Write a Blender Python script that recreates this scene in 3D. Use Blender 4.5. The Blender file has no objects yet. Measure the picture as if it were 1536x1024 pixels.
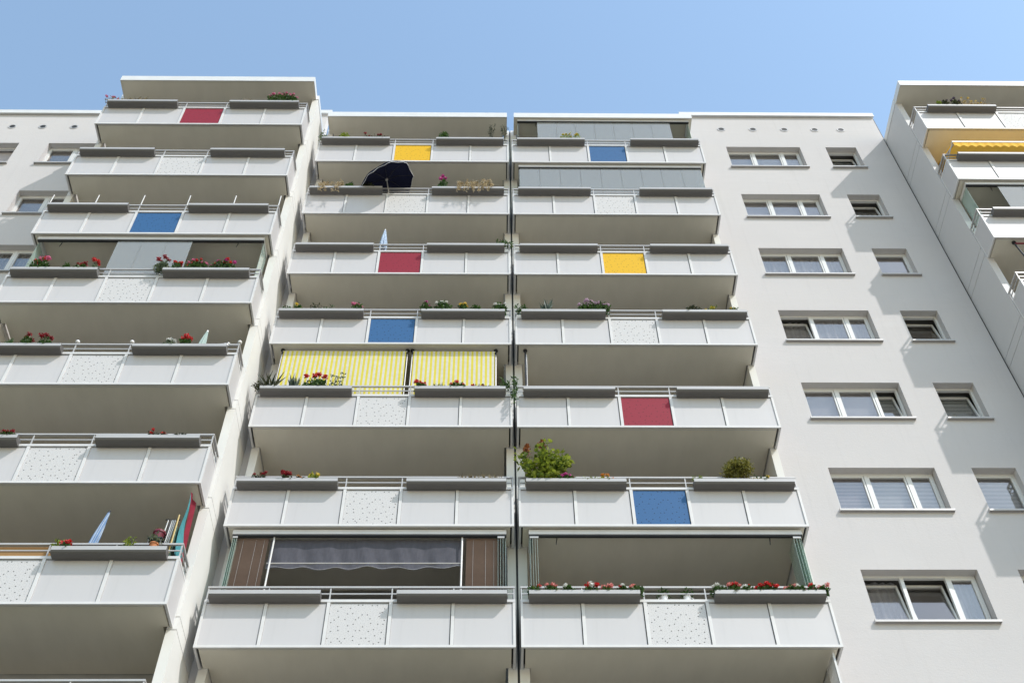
import bpy, math, random
from mathutils import Vector, Matrix
scene = bpy.context.scene
COL = scene.collection
R = math.radians

# ------------------------------------------------------------------ helpers
class MB:
    """collects faces and links them as one mesh object"""
    def __init__(s): s.v = []; s.f = []; s.m = []
    def face(s, pts, mi=0):
        n = len(s.v); s.v += [tuple(p) for p in pts]; s.f.append(tuple(range(n, n+len(pts)))); s.m.append(mi)
    def box(s, x0, x1, y0, y1, z0, z1, mi=0):
        n = len(s.v)
        s.v += [(x0,y0,z0),(x1,y0,z0),(x1,y1,z0),(x0,y1,z0),(x0,y0,z1),(x1,y0,z1),(x1,y1,z1),(x0,y1,z1)]
        for q in ((0,3,2,1),(4,5,6,7),(0,1,5,4),(1,2,6,5),(2,3,7,6),(3,0,4,7)):
            s.f.append(tuple(n+i for i in q)); s.m.append(mi)
    def prism_x(s, prof, x0, x1, mi=0):
        """profile [(y,z)] clockwise seen from +x, extruded along x"""
        k = len(prof); n = len(s.v)
        s.v += [(x0,y,z) for y,z in prof] + [(x1,y,z) for y,z in prof]
        for i in range(k):
            j = (i+1) % k
            s.f.append((n+i, n+j, n+k+j, n+k+i)); s.m.append(mi)
        s.f.append(tuple(n+i for i in reversed(range(k)))); s.m.append(mi)
        s.f.append(tuple(n+k+i for i in range(k))); s.m.append(mi)
    def tube(s, a, b, r0, r1=None, k=6, mi=0, caps=True):
        r1 = r0 if r1 is None else r1
        a = Vector(a); b = Vector(b); d = (b-a)
        if d.length < 1e-6: return
        d.normalize()
        u = d.orthogonal().normalized(); w = d.cross(u)
        n = len(s.v)
        for p, r in ((a, r0), (b, r1)):
            for i in range(k):
                t = 2*math.pi*i/k
                s.v.append(tuple(p + u*(r*math.cos(t)) + w*(r*math.sin(t))))
        for i in range(k):
            j = (i+1) % k
            s.f.append((n+i, n+j, n+k+j, n+k+i)); s.m.append(mi)
        if caps:
            s.f.append(tuple(n+i for i in reversed(range(k)))); s.m.append(mi)
            s.f.append(tuple(n+k+i for i in range(k))); s.m.append(mi)
    def lathe(s, prof, k=12, o=(0,0,0), mi=0, wob=None):
        n = len(s.v); o = Vector(o)
        for q, (r, z) in enumerate(prof):
            for i in range(k):
                t = 2*math.pi*i/k; rr = r*(wob(i, q) if wob else 1)
                s.v.append((o.x+rr*math.cos(t), o.y+rr*math.sin(t), o.z+z))
        for q in range(len(prof)-1):
            for i in range(k):
                j = (i+1) % k
                s.f.append((n+q*k+i, n+q*k+j, n+(q+1)*k+j, n+(q+1)*k+i)); s.m.append(mi)
    def mesh(s, name, mats, smooth=False):
        me = bpy.data.meshes.new(name); me.from_pydata(s.v, [], s.f)
        if not isinstance(mats, (list, tuple)): mats = [mats]
        for m in mats: me.materials.append(m)
        if len(mats) > 1: me.polygons.foreach_set('material_index', s.m)
        if smooth: me.polygons.foreach_set('use_smooth', [True]*len(s.f))
        me.update(); return me
    def build(s, name, mats, parent=None, loc=(0,0,0), smooth=False):
        return link(name, s.mesh(name, mats, smooth), parent, loc)
def link(name, me, parent=None, loc=(0,0,0)):
    o = bpy.data.objects.new(name, me); COL.objects.link(o)
    o.parent = parent; o.location = loc; return o
def tag(o, label=None, cat=None, group=None, kind=None):
    if label: o['label'] = label
    if cat: o['category'] = cat
    if group: o['group'] = group
    if kind: o['kind'] = kind
    return o
def empty(name, loc=(0,0,0)):
    o = bpy.data.objects.new(name, None); COL.objects.link(o); o.location = loc; return o

# ------------------------------------------------------------------ materials
def nm(name):
    m = bpy.data.materials.new(name); m.use_nodes = True
    nt = m.node_tree; b = nt.nodes['Principled BSDF']
    return m, nt, b
def mix(nt, fac, a, b, typ='MIX'):
    n = nt.nodes.new('ShaderNodeMix'); n.data_type = 'RGBA'; n.blend_type = typ
    for sock, val in ((n.inputs[0], fac), (n.inputs[6], a), (n.inputs[7], b)):
        if hasattr(val, 'is_linked'): nt.links.new(val, sock)
        elif isinstance(val, (int, float)): sock.default_value = val
        else: sock.default_value = (*val, 1)
    return n.outputs[2]
def ramp(nt, src, p0, p1):
    n = nt.nodes.new('ShaderNodeMapRange'); nt.links.new(src, n.inputs[0])
    n.inputs[1].default_value = p0; n.inputs[2].default_value = p1
    return n.outputs[0]
def coord(nt, scale=(1,1,1), kind='Object', loc=(0,0,0)):
    tc = nt.nodes.new('ShaderNodeTexCoord'); mp = nt.nodes.new('ShaderNodeMapping')
    nt.links.new(tc.outputs[kind], mp.inputs[0]); mp.inputs['Scale'].default_value = scale; mp.inputs['Location'].default_value = loc
    return mp.outputs[0]
def noise(nt, vec, scale, detail=4, rough=.55):
    n = nt.nodes.new('ShaderNodeTexNoise'); nt.links.new(vec, n.inputs['Vector'])
    n.inputs['Scale'].default_value = scale; n.inputs['Detail'].default_value = detail; n.inputs['Roughness'].default_value = rough
    return n.outputs['Fac']
def bump(nt, b, h, strength, dist):
    n = nt.nodes.new('ShaderNodeBump'); n.inputs['Strength'].default_value = strength; n.inputs['Distance'].default_value = dist
    nt.links.new(h, n.inputs['Height']); nt.links.new(n.outputs[0], b.inputs['Normal'])
def plain(name, col, rough=.5, metal=0, var=.06, vscale=3, spec=.5, bmp=0, bscale=60, stretch=(1,1,1)):
    """paint / metal / plastic with a little uneven tone"""
    m, nt, b = nm(name)
    v = coord(nt, stretch)
    n = noise(nt, v, vscale, 5)
    f = ramp(nt, n, .3, .7)
    c = mix(nt, f, tuple(x*(1-var) for x in col), tuple(min(1, x*(1+var)) for x in col))
    nt.links.new(c, b.inputs['Base Color'])
    b.inputs['Roughness'].default_value = rough; b.inputs['Metallic'].default_value = metal
    b.inputs['Specular IOR Level'].default_value = spec
    if bmp: bump(nt, b, noise(nt, v, bscale, 3), bmp, .004)
    return m

def stucco(name, base):
    m, nt, b = nm(name)
    v = coord(nt)
    big = ramp(nt, noise(nt, v, .5, 5, .6), .3, .72)
    brush = ramp(nt, noise(nt, coord(nt, (.7, 1, 6)), 2.2, 6, .65), .3, .72)     # trowel marks run sideways
    fine = ramp(nt, noise(nt, v, 45, 3), .3, .7)
    streak = ramp(nt, noise(nt, coord(nt, (5, 1, .22)), 1.6, 5, .6), .56, .8)    # faint rain streaks
    c = mix(nt, big, tuple(x*.91 for x in base), base)
    c = mix(nt, brush, tuple(x*.93 for x in base), c)
    k = nt.nodes.new('ShaderNodeMath'); k.operation = 'MULTIPLY'; nt.links.new(streak, k.inputs[0]); k.inputs[1].default_value = .22
    c = mix(nt, k.outputs[0], c, tuple(x*.62 for x in base))
    k2 = nt.nodes.new('ShaderNodeMath'); k2.operation = 'MULTIPLY'; nt.links.new(fine, k2.inputs[0]); k2.inputs[1].default_value = .07
    c = mix(nt, k2.outputs[0], c, tuple(x*.8 for x in base))
    nt.links.new(c, b.inputs['Base Color']); b.inputs['Roughness'].default_value = .9; b.inputs['Specular IOR Level'].default_value = .2
    bump(nt, b, noise(nt, coord(nt, (1,1,1.4)), 20, 7, .7), .3, .015)
    return m

def panel_mat(name, col, rough=.42):
    """coated sheet with faint rolling marks along its length"""
    m, nt, b = nm(name)
    v = coord(nt, (.35, 1, 9))
    l = ramp(nt, noise(nt, v, 1.4, 5, .6), .3, .7)
    dirt = ramp(nt, noise(nt, coord(nt, (6, 1, .5)), 1.5, 5, .6), .5, .85)
    oi = nt.nodes.new('ShaderNodeObjectInfo')
    c = mix(nt, l, tuple(x*.965 for x in col), col)
    c = mix(nt, ramp(nt, oi.outputs['Random'], -1.5, 1.5), c, tuple(x*.93 for x in col))
    k = nt.nodes.new('ShaderNodeMath'); k.operation = 'MULTIPLY'; nt.links.new(dirt, k.inputs[0]); k.inputs[1].default_value = .26
    c = mix(nt, k.outputs[0], c, tuple(x*.75 for x in col))
    nt.links.new(c, b.inputs['Base Color']); b.inputs['Roughness'].default_value = rough
    bump(nt, b, noise(nt, coord(nt, (1.1,1,1.1)), 1.3, 2), .25, .02)
    return m

def perf_mat(name, col, hole, fine=.5):
    """perforated infill: big scattered holes and fine pin holes"""
    m, nt, b = nm(name)
    v = coord(nt, (1, 0, 1))
    def dots(scale, r0, r1, rnd):
        n = nt.nodes.new('ShaderNodeTexVoronoi'); n.voronoi_dimensions = '2D'; n.feature = 'F1'
        sw = nt.nodes.new('ShaderNodeSeparateXYZ'); cb = nt.nodes.new('ShaderNodeCombineXYZ')
        nt.links.new(v, sw.inputs[0]); nt.links.new(sw.outputs[0], cb.inputs[0]); nt.links.new(sw.outputs[2], cb.inputs[1])
        nt.links.new(cb.outputs[0], n.inputs['Vector']); n.inputs['Scale'].default_value = scale; n.inputs['Randomness'].default_value = rnd
        return ramp(nt, n.outputs['Distance'], r1, r0)
    c = mix(nt, .0, col, col)
    d2 = dots(30, .13, .19, .9)
    k = nt.nodes.new('ShaderNodeMath'); k.operation = 'MULTIPLY'; nt.links.new(d2, k.inputs[0]); k.inputs[1].default_value = fine
    c = mix(nt, k.outputs[0], c, hole)
    c = mix(nt, dots(7.7, .075, .105, .85), c, hole)
    nt.links.new(c, b.inputs['Base Color']); b.inputs['Roughness'].default_value = .6; b.inputs['Specular IOR Level'].default_value = .22
    return m

def glass_mat(name, tint=(.85,.9,.9), film=.0, filmcol=(.6,.65,.68), ior=1.5):
    m = bpy.data.materials.new(name); m.use_nodes = True; nt = m.node_tree
    nt.nodes.remove(nt.nodes['Principled BSDF']); out = nt.nodes['Material Output']
    tr = nt.nodes.new('ShaderNodeBsdfTransparent'); tr.inputs[0].default_value = (*tint, 1)
    gl = nt.nodes.new('ShaderNodeBsdfGlossy'); gl.inputs['Roughness'].default_value = .03; gl.inputs[0].default_value = (1,.965,.93,1)
    df = nt.nodes.new('ShaderNodeBsdfDiffuse'); df.inputs[0].default_value = (*filmcol, 1)
    # reflectance by viewing angle, the same from both sides of the thin pane
    def mth(op, a, b=None):
        n = nt.nodes.new('ShaderNodeMath'); n.operation = op
        for k, q in enumerate((a, b)):
            if q is None: continue
            if hasattr(q, 'is_linked'): nt.links.new(q, n.inputs[k])
            else: n.inputs[k].default_value = q
        return n.outputs[0]
    ge = nt.nodes.new('ShaderNodeNewGeometry'); dp = nt.nodes.new('ShaderNodeVectorMath'); dp.operation = 'DOT_PRODUCT'
    nt.links.new(ge.outputs['Normal'], dp.inputs[0]); nt.links.new(ge.outputs['Incoming'], dp.inputs[1])
    r0 = ((ior-1)/(ior+1))**2
    fr_out = mth('ADD', mth('MULTIPLY', mth('POWER', mth('SUBTRACT', 1.0, mth('ABSOLUTE', dp.outputs['Value'])), 5.0), 1-r0), r0)
    m0 = nt.nodes.new('ShaderNodeMixShader'); m0.inputs[0].default_value = film
    nt.links.new(tr.outputs[0], m0.inputs[1]); nt.links.new(df.outputs[0], m0.inputs[2])
    m1 = nt.nodes.new('ShaderNodeMixShader'); nt.links.new(fr_out, m1.inputs[0])
    nt.links.new(m0.outputs[0], m1.inputs[1]); nt.links.new(gl.outputs[0], m1.inputs[2])
    nt.links.new(m1.outputs[0], out.inputs[0]); return m

def stripes(name, a, b_, period, axis=0, duty=.5, soft=.002, rough=.8, trans=0, off=0):
    m, nt, b = nm(name)
    v = coord(nt, loc=(off,off,off))
    sp = nt.nodes.new('ShaderNodeSeparateXYZ'); nt.links.new(v, sp.inputs[0])
    md = nt.nodes.new('ShaderNodeMath'); md.operation = 'PINGPONG'; nt.links.new(sp.outputs[axis], md.inputs[0]); md.inputs[1].default_value = period/2
    f = ramp(nt, md.outputs[0], period/2*duty-soft, period/2*duty+soft)
    c = mix(nt, f, a, b_)
    c = mix(nt, ramp(nt, noise(nt, coord(nt), 9, 4), .2, 1.6), c, tuple(x*.7 for x in a))
    nt.links.new(c, b.inputs['Base Color']); b.inputs['Roughness'].default_value = rough; b.inputs['Specular IOR Level'].default_value = .2
    if trans:
        out = nt.nodes['Material Output']; tl = nt.nodes.new('ShaderNodeBsdfTranslucent'); nt.links.new(c, tl.inputs[0])
        ms = nt.nodes.new('ShaderNodeMixShader'); ms.inputs[0].default_value = trans
        nt.links.new(b.outputs[0], ms.inputs[1]); nt.links.new(tl.outputs[0], ms.inputs[2]); nt.links.new(ms.outputs[0], out.inputs[0])
    return m
def cloth(name, col, trans=.25, var=.12, vscale=6, stretch=(1,1,1)):
    m, nt, b = nm(name)
    c = mix(nt, ramp(nt, noise(nt, coord(nt, stretch), vscale, 4), .3, .7), tuple(x*(1-var) for x in col), tuple(min(1,x*(1+var)) for x in col))
    nt.links.new(c, b.inputs['Base Color']); b.inputs['Roughness'].default_value = .85; b.inputs['Specular IOR Level'].default_value = .15
    if trans:
        out = nt.nodes['Material Output']; tl = nt.nodes.new('ShaderNodeBsdfTranslucent'); nt.links.new(c, tl.inputs[0])
        ms = nt.nodes.new('ShaderNodeMixShader'); ms.inputs[0].default_value = trans
        nt.links.new(b.outputs[0], ms.inputs[1]); nt.links.new(tl.outputs[0], ms.inputs[2]); nt.links.new(ms.outputs[0], out.inputs[0])
    return m
def leafy(name, dark, light, rough=.5, trans=.3):
    m, nt, b = nm(name)
    g = nt.nodes.new('ShaderNodeNewGeometry')
    c = mix(nt, g.outputs['Random Per Island'], dark, light)
    nt.links.new(c, b.inputs['Base Color']); b.inputs['Roughness'].default_value = rough
    out = nt.nodes['Material Output']; tl = nt.nodes.new('ShaderNodeBsdfTranslucent'); nt.links.new(c, tl.inputs[0])
    ms = nt.nodes.new('ShaderNodeMixShader'); ms.inputs[0].default_value = trans
    nt.links.new(b.outputs[0], ms.inputs[1]); nt.links.new(tl.outputs[0], ms.inputs[2]); nt.links.new(ms.outputs[0], out.inputs[0])
    return m

WHITE = (.548,.532,.545)
M = dict(
    stucco=stucco('white_stucco', (.572,.549,.554)),
    concrete=plain('painted_concrete', (.67,.66,.645), .8, 0, .025, 1.6, .25, .25, 40),
    sheet=panel_mat('side_cladding', (.575,.562,.568), .55),
    soffit=plain('ceiling_paint', (.70,.65,.555), .8, 0, .04, 1.1, .3, .12, 40, (2.2,.9,1)),
    panel=panel_mat('parapet_sheet', WHITE),
    strip=plain('white_aluminium', (.615,.605,.61), .45, 0, .06),
    rail=plain('railing_metal', (.47,.455,.45), .42, .2, .05),
    coping=plain('coping_metal', (.68,.68,.68), .45, .1, .04),
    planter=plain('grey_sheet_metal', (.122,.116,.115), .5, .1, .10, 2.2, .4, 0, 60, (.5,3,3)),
    rim=plain('brushed_rim', (.42,.412,.415), .42, .05, .07, 2.2, .5, 0, 60, (.5,3,3)),  # lighter than the box body, paints the sunlit front edge into the colour
    p_white=perf_mat('perforated_white', (.555,.545,.555), (.09,.09,.095), .4),
    p_red=perf_mat('perforated_red', (.25,.020,.038), (.10,.012,.02), .25),
    p_blue=perf_mat('perforated_blue', (.036,.115,.27), (.012,.035,.09), .3),
    p_yellow=perf_mat('perforated_yellow', (.68,.40,.008), (.25,.14,.01), .3),
    glass=glass_mat('window_glass', (.86,.86,.86), ior=2.25),
    screen=glass_mat('folding_glass', (.82,.85,.84), .36, (.50,.51,.52), 1.6),  # pale diffuse share stands in for sky reflected in the panes
    edgeglass=glass_mat('green_glass', (.78,.87,.84), .42, (.52,.62,.58)),
    frame=plain('window_plastic', (.66,.66,.66), .35, 0, .02),
    dark=plain('dark_rubber', (.03,.03,.032), .6),
    black=plain('black_metal', (.02,.02,.022), .4),
    room=plain('room_wall', (.20,.19,.18), .9),
    curtain=stripes('sheer_curtain', (.60,.585,.60), (.42,.41,.43), .11, 0, .5, .03, .9, .3),
    blind_w=stripes('pale_roller_blind', (.66,.65,.66), (.40,.41,.43), .115, 2, .6, .012, .8, .25),
    blind_p=stripes('purple_grey_blind', (.42,.38,.41), (.27,.24,.26), .10, 2, .6, .008, .8, .1),
    blind_c=cloth('cream_blind', (.50,.47,.49), .2, .06),
    blind_g=stripes('grey_green_blind', (.50,.54,.55), (.26,.29,.30), .12, 2, .6, .01, .8, .15),
    louvre=stripes('white_louvre', (.8,.8,.82), (.3,.3,.32), .055, 1, .62, .003, .5),
    yellow=stripes('yellow_white_stripe', (.70,.60,.085), (.655,.65,.67), .103, 0, .5, .003, .85, .10),
    wood=stripes('brown_slats', (.27,.19,.16), (.20,.135,.11), .028, 2, .7, .002, .6, .10),
    awn=cloth('grey_fabric', (.105,.105,.128), .2, .12, 5, (3,1,1)),
    orange=cloth('orange_fabric', (.88,.53,.09), .18, .08),
    navy=cloth('navy_fabric', (.012,.014,.035), .05),
    bluestripe=stripes('blue_white_stripe', (.15,.25,.44), (.40,.47,.58), .035, 0, .55, .004),
    bluewhite=cloth('blue_white_fabric', (.45,.55,.75), .2, .45, 22),
    palegreen=cloth('pale_green_fabric', (.42,.52,.50), .2, .08),
    teal=cloth('teal_fabric', (.07,.27,.31), .05), crimson=cloth('crimson_fabric', (.22,.022,.04), .05),
    maroon=plain('maroon_glaze', (.16,.02,.035), .25), terracotta=plain('terracotta', (.45,.16,.06), .7),
    ceramic=plain('white_ceramic', (.8,.8,.82), .2, 0, .02),
    bamboo=stripes('reed_mat', (.42,.26,.12), (.26,.14,.06), .045, 2, .6, .004),
    green=leafy('leaf_green', (.020,.055,.012), (.075,.15,.03)),
    dark_l=leafy('leaf_dark', (.022,.032,.014), (.07,.075,.03)),
    lime=leafy('leaf_lime', (.06,.11,.012), (.36,.42,.05)),
    pale=leafy('leaf_pale', (.06,.09,.05), (.20,.24,.15)),
    blue=leafy('leaf_blue', (.04,.075,.055), (.13,.17,.12)),
    olive=leafy('leaf_olive', (.11,.115,.016), (.31,.28,.055)),
    dry=leafy('leaf_dry', (.13,.10,.05), (.34,.27,.14)),
    straw=leafy('leaf_straw', (.25,.18,.09), (.62,.50,.31)),
    rust=leafy('flower_rust', (.16,.045,.015), (.36,.13,.04)),
    red=leafy('flower_red', (.45,.008,.010), (.75,.03,.03)),
    darkred=leafy('flower_dark_red', (.22,.005,.015), (.45,.012,.03)),
    pink=leafy('flower_pink', (.62,.10,.24), (.80,.30,.48)),
    magenta=leafy('flower_magenta', (.42,.02,.22), (.65,.08,.36)),
    salmon=leafy('flower_salmon', (.70,.20,.19), (.82,.38,.35)),
    white=leafy('flower_white', (.68,.68,.65), (.84,.84,.82)),
    lilac=leafy('flower_lilac', (.48,.30,.46), (.72,.56,.68)),
    yellow_f=leafy('flower_yellow', (.62,.42,.03), (.80,.62,.10)),
    orange_f=leafy('flower_orange', (.60,.18,.02), (.70,.32,.05)),
    purple=leafy('flower_purple', (.045,.02,.07), (.12,.06,.17)),
    soil=plain('potting_soil', (.05,.035,.025), .95),
    floor=plain('balcony_floor', (.16,.15,.14), .8),
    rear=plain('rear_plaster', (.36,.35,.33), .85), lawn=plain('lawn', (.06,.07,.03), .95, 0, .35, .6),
    darkglass=plain('dark_window_glass', (.03,.032,.035), .08),
    ground=plain('pale_paving', (.33,.30,.24), .9, 0, .2, .15),
)
LEAF = dict(green='green', dark='dark_l', lime='lime', pale='pale', blue='blue', olive='olive', dry='dry', straw='straw')
FLW = dict(yellow='yellow_f', orange='orange_f')

SUN, SKY, EXPO, AIR, DUST, OZ = 2.4, .148, .66, 2.0, .5, 1.3

# ------------------------------------------------------------------ setting
GZ = -14.2                      # ground level; z = 0 is the underside of the seventh visible row of balconies
ST = 2.8                        # storey height
def zrow(r): return ST*(7-r)
FY = .78                        # plane of the window walls
mb = MB(); mb.face([(-300,-300,GZ),(300,-300,GZ),(300,300,GZ),(-300,300,GZ)])
tag(mb.build('ground', M['ground']), kind='structure')

mb = MB(); mb.face([(-60,-15,GZ+.004),(-5.2,-15,GZ+.004),(-5.2,.5,GZ+.004),(-60,.5,GZ+.004)])
tag(mb.build('lawn', M['lawn']), kind='structure')  # unseen ground patch, added dark to dim the balcony undersides at left
BA = empty('apartment_building', (-8.8, 2, GZ))
tag(BA, 'white apartment block left of the dark vertical joint, with yellow striped blinds', 'apartment building')
BB = empty('apartment_building', (8.8, 2, GZ))
tag(BB, 'white apartment block right of the dark vertical joint, with two columns of square windows', 'apartment building')
def part(mb, name, mats, root, smooth=False):
    """mesh given in world coordinates, hung under a root Empty"""
    l = root.location
    mb.v = [(x-l.x, y-l.y, z-l.z) for x, y, z in mb.v]
    return mb.build(name, mats, root, smooth=smooth)

def facade(root, x0, x1, z1, opens, depth=.30, room=.85):
    m = MB(); y = FY
    xs = sorted({x0, x1} | {o[0] for o in opens} | {o[1] for o in opens})
    zs = sorted({GZ, z1} | {o[2] for o in opens} | {o[3] for o in opens})
    for i in range(len(xs)-1):
        for j in range(len(zs)-1):
            a, b, c, d = xs[i], xs[i+1], zs[j], zs[j+1]
            if any(o[0] <= a and b <= o[1] and o[2] <= c and d <= o[3] for o in opens): continue
            m.face([(a,y,c),(b,y,c),(b,y,d),(a,y,d)])
    for a, b, c, d in opens:
        e = y+depth
        m.face([(a,y,c),(a,y,d),(a,e,d),(a,e,c)]); m.face([(b,y,c),(b,e,c),(b,e,d),(b,y,d)])
        m.face([(a,y,d),(b,y,d),(b,e,d),(a,e,d)]); m.face([(a,y,c),(a,e,c),(b,e,c),(b,y,c)])
        f = e+room; p, q, s, t = a-.25, b+.25, c-.3, d+.15
        m.face([(p,f,s),(q,f,s),(q,f,t),(p,f,t)], 1); m.face([(p,e,s),(p,e,t),(p,f,t),(p,f,s)], 1)
        m.face([(q,e,s),(q,f,s),(q,f,t),(q,e,t)], 1); m.face([(p,e,t),(q,e,t),(q,f,t),(p,f,t)], 1); m.face([(p,e,s),(p,f,s),(q,f,s),(q,e,s)], 1)
        for (u0,u1,v0,v1) in ((p,a,s,t),(b,q,s,t),(a,b,s,c),(a,b,d,t)):
            m.face([(u0,e,v0),(u0,e,v1),(u1,e,v1),(u1,e,v0)], 1)
    # returns at both ends and the top
    m.face([(x0,y,GZ),(x0,y,z1),(x0,y+.3,z1),(x0,y+.3,GZ)]); m.face([(x1,y,GZ),(x1,y+.3,GZ),(x1,y+.3,z1),(x1,y,z1)])
    m.face([(x0,y,z1),(x1,y,z1),(x1,y+.3,z1),(x0,y+.3,z1)]); m.face([(x0,y+.3,19.6),(x0,y+.3,z1),(x1,y+.3,z1),(x1,y+.3,19.6)])
    return part(m, 'facade_wall', [M['stucco'], M['room']], root)

# ---- windows
def window(root, x, z, widths, leaf, backs, H=1.254, label=None):
    """x, z: lower left corner of the wall opening; leaf: per pane 0 shut / 1 tilted open; backs: what hangs behind each pane"""
    W = sum(widths) + .07 + .07 + (len(widths)-1)*.13
    y = FY+.185; f = MB(); l = root.location
    f.box(0, W, 0, .07, H-.055, H); f.box(0, W, 0, .07, 0, .05)
    f.box(0, .05, 0, .07, .05, H-.055); f.box(W-.05, W, 0, .07, .05, H-.055)
    px = .07; cells = []
    for k, w in enumerate(widths):
        cells.append((px, px+w))
        if k < len(widths)-1: f.box(px+w+.03, px+w+.10, -.004, .066, .05, H-.055)
        px += w+.13
    fr = f.build('window', M['frame'], root, (x-l.x, y-l.y, z-l.z))
    if label: fr['label'] = label
    s = MB(); s.box(-.04, W+.04, -.26, .0, -.018, .0); s.box(-.04, W+.04, -.26, -.252, -.046, -.018)
    s.box(-.05, -.04, -.26, .0, -.046, .02); s.box(W+.04, W+.05, -.26, .0, -.046, .02)
    s.build('window_sill', M['rail'], fr)
    for (a, b), op, bk in zip(cells, leaf, backs):
        a -= .02; b += .02
        if a > .06: a -= .006
        w = b-a; z0 = .045; h = H-.1
        sh = MB(); t = .05
        sh.box(0, w, -.03, .03, 0, t); sh.box(0, w, -.03, .03, h-t, h); sh.box(0, t*.7, -.03, .03, t, h-t); sh.box(w-t*.7, w, -.03, .03, t, h-t)
        yy = .035 if not op else .045
        o = sh.build('sash', M['frame'], fr, (a, yy, z0))
        p = MB(); p.box(t*.7, w-t*.7, -.004, .004, t, h-t)
        g = p.build('pane', M['glass'], fr, (a, yy, z0))
        if op: o.rotation_euler.x = g.rotation_euler.x = -R(9)
        if bk:
            mat, z_lo, z_hi, dy = bk
            c = MB(); n = 24
            wav = .022 if mat in ('curtain',) else .0
            for i in range(n):
                q0, q1 = i/n, (i+1)/n
                y0, y1 = (wav*math.sin(q*w*36+math.sin(q*9)) for q in (q0, q1))
                c.face([(w*q0,y0,z_lo),(w*q1,y1,z_lo),(w*q1,y1,z_hi),(w*q0,y0,z_hi)])
            c.build('curtain' if mat == 'curtain' else 'blind', M[mat], fr, (a, dy, 0), smooth=True)
    return fr

# ---- vents under the roof edge
def vent(root, x, z):
    m = MB(); pr = [(.0,.0),(.085,.0),(.085,-.012),(.125,-.016),(.13,.0)]
    k = 20; n = len(m.v)
    rings = [(.0,-.004),(.088,-.004),(.090,-.016),(.125,-.016),(.13,.006)]
    for q, (r, yy) in enumerate(rings):
        for i in range(k):
            t = 2*math.pi*i/k; m.v.append((x+r*math.cos(t), FY+yy, z+r*math.sin(t)))
    for q in range(len(rings)-1):
        for i in range(k):
            j = (i+1) % k
            m.f.append((n+q*k+i, n+q*k+j, n+(q+1)*k+j, n+(q+1)*k+i)); m.m.append(1 if q < 1 else 0)
    return part(m, 'vent_opening', [M['rail'], M['dark']], root)

WB = lambda m, lo=.0, hi=1.3, dy=.13: (m, lo, hi, dy)
TRI = (.675, .755, .415); SM = (.80,)
tri = {  # row -> leaf states, hangings
 1: ((0,0,0), (WB('blind_w'), WB('blind_w'), WB('blind_w'))),
 2: ((0,0,0), (WB('blind_c'), WB('blind_c'), WB('blind_c'))),
 3: ((0,0,0), (WB('curtain'), WB('curtain'), WB('curtain'))),
 4: ((1,0,0), (WB('curtain',0,1.3,.26), WB('curtain'), WB('curtain'))),
 5: ((0,0,1), (WB('blind_c'), WB('blind_c'), WB('blind_g',0,1.3,.26))),
 6: ((0,0,0), (WB('blind_p'), WB('blind_w'), WB('blind_w'))),
 7: ((1,1,0), (WB('curtain',0,1.3,.26), None, WB('curtain'))),
}
sml = {
 1: (1, WB('blind_g',0,1.3,.3)), 2: (1, WB('curtain',.0,.95,.3)), 3: (0, WB('blind_c',0,1.3)), 4: (1, WB('curtain',0,.55,.34)),
 5: (1, WB('blind_g',0,1.3,.26)), 6: (0, WB('blind_w')), 7: (0, WB('curtain')),
}
WH = 1.254
openB = []; openA = []
for r in range(1, 8):
    z = zrow(r)+1.15
    openB += [(6.62, 8.88, z, z+WH), (9.665, 10.605, z, z+WH)]
for r in range(1, 5):
    z = zrow(r)+1.15
    openA += [(-13.96, -11.70, z, z+WH), (-15.79, -14.85, z, z+WH)]
facade(BB, 5.60, 11.60, 21.16, openB)
facade(BA, -17.6, -11.62, 21.05, openA)
m = MB(); m.box(-5.74, -5.56, FY, FY+.3, GZ, 19.8); part(m, 'facade_wall', M['stucco'], BA)
for r in range(1, 8):
    z = zrow(r)+1.15
    window(BB, 6.62, z, TRI, *tri[r])
    window(BB, 9.665, z, SM, (sml[r][0],), (sml[r][1],))
for r in range(1, 5):
    z = zrow(r)+1.15
    window(BA, -13.96, z, TRI, *tri[(2,2,3,3)[r-1]])
    window(BA, -15.79, z, SM, (1 if r == 1 else 0,), (WB('blind_c'),))
for x in (6.64, 7.635, 8.62, 9.575, 10.40): vent(BB, x, 20.32)
for x in (-15.40, -14.46, -13.49, -16.35): vent(BA, x, 20.24)
def coping(root, x0, x1, z, h=.20):
    m = MB(); m.box(x0, x1, FY-.07, FY+.36, z, z+h); m.box(x0, x1, FY-.085, FY-.07, z-.03, z+.03)
    part(m, 'parapet_coping', M['coping'], root)
coping(BB, 5.43, 11.64, 21.16); coping(BA, -17.6, -11.62, 21.05); coping(BA, -6.2, -5.62, 21.16)
m = MB(); m.box(-6.15, -5.74, FY, FY+.3, 19.8, 21.16); part(m, 'facade_wall', M['stucco'], BA)
m = MB(); m.box(11.602, 11.638, FY+.02, FY+.2, GZ, 21.1); part(m, 'joint_seal', M['dark'], BB)

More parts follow.
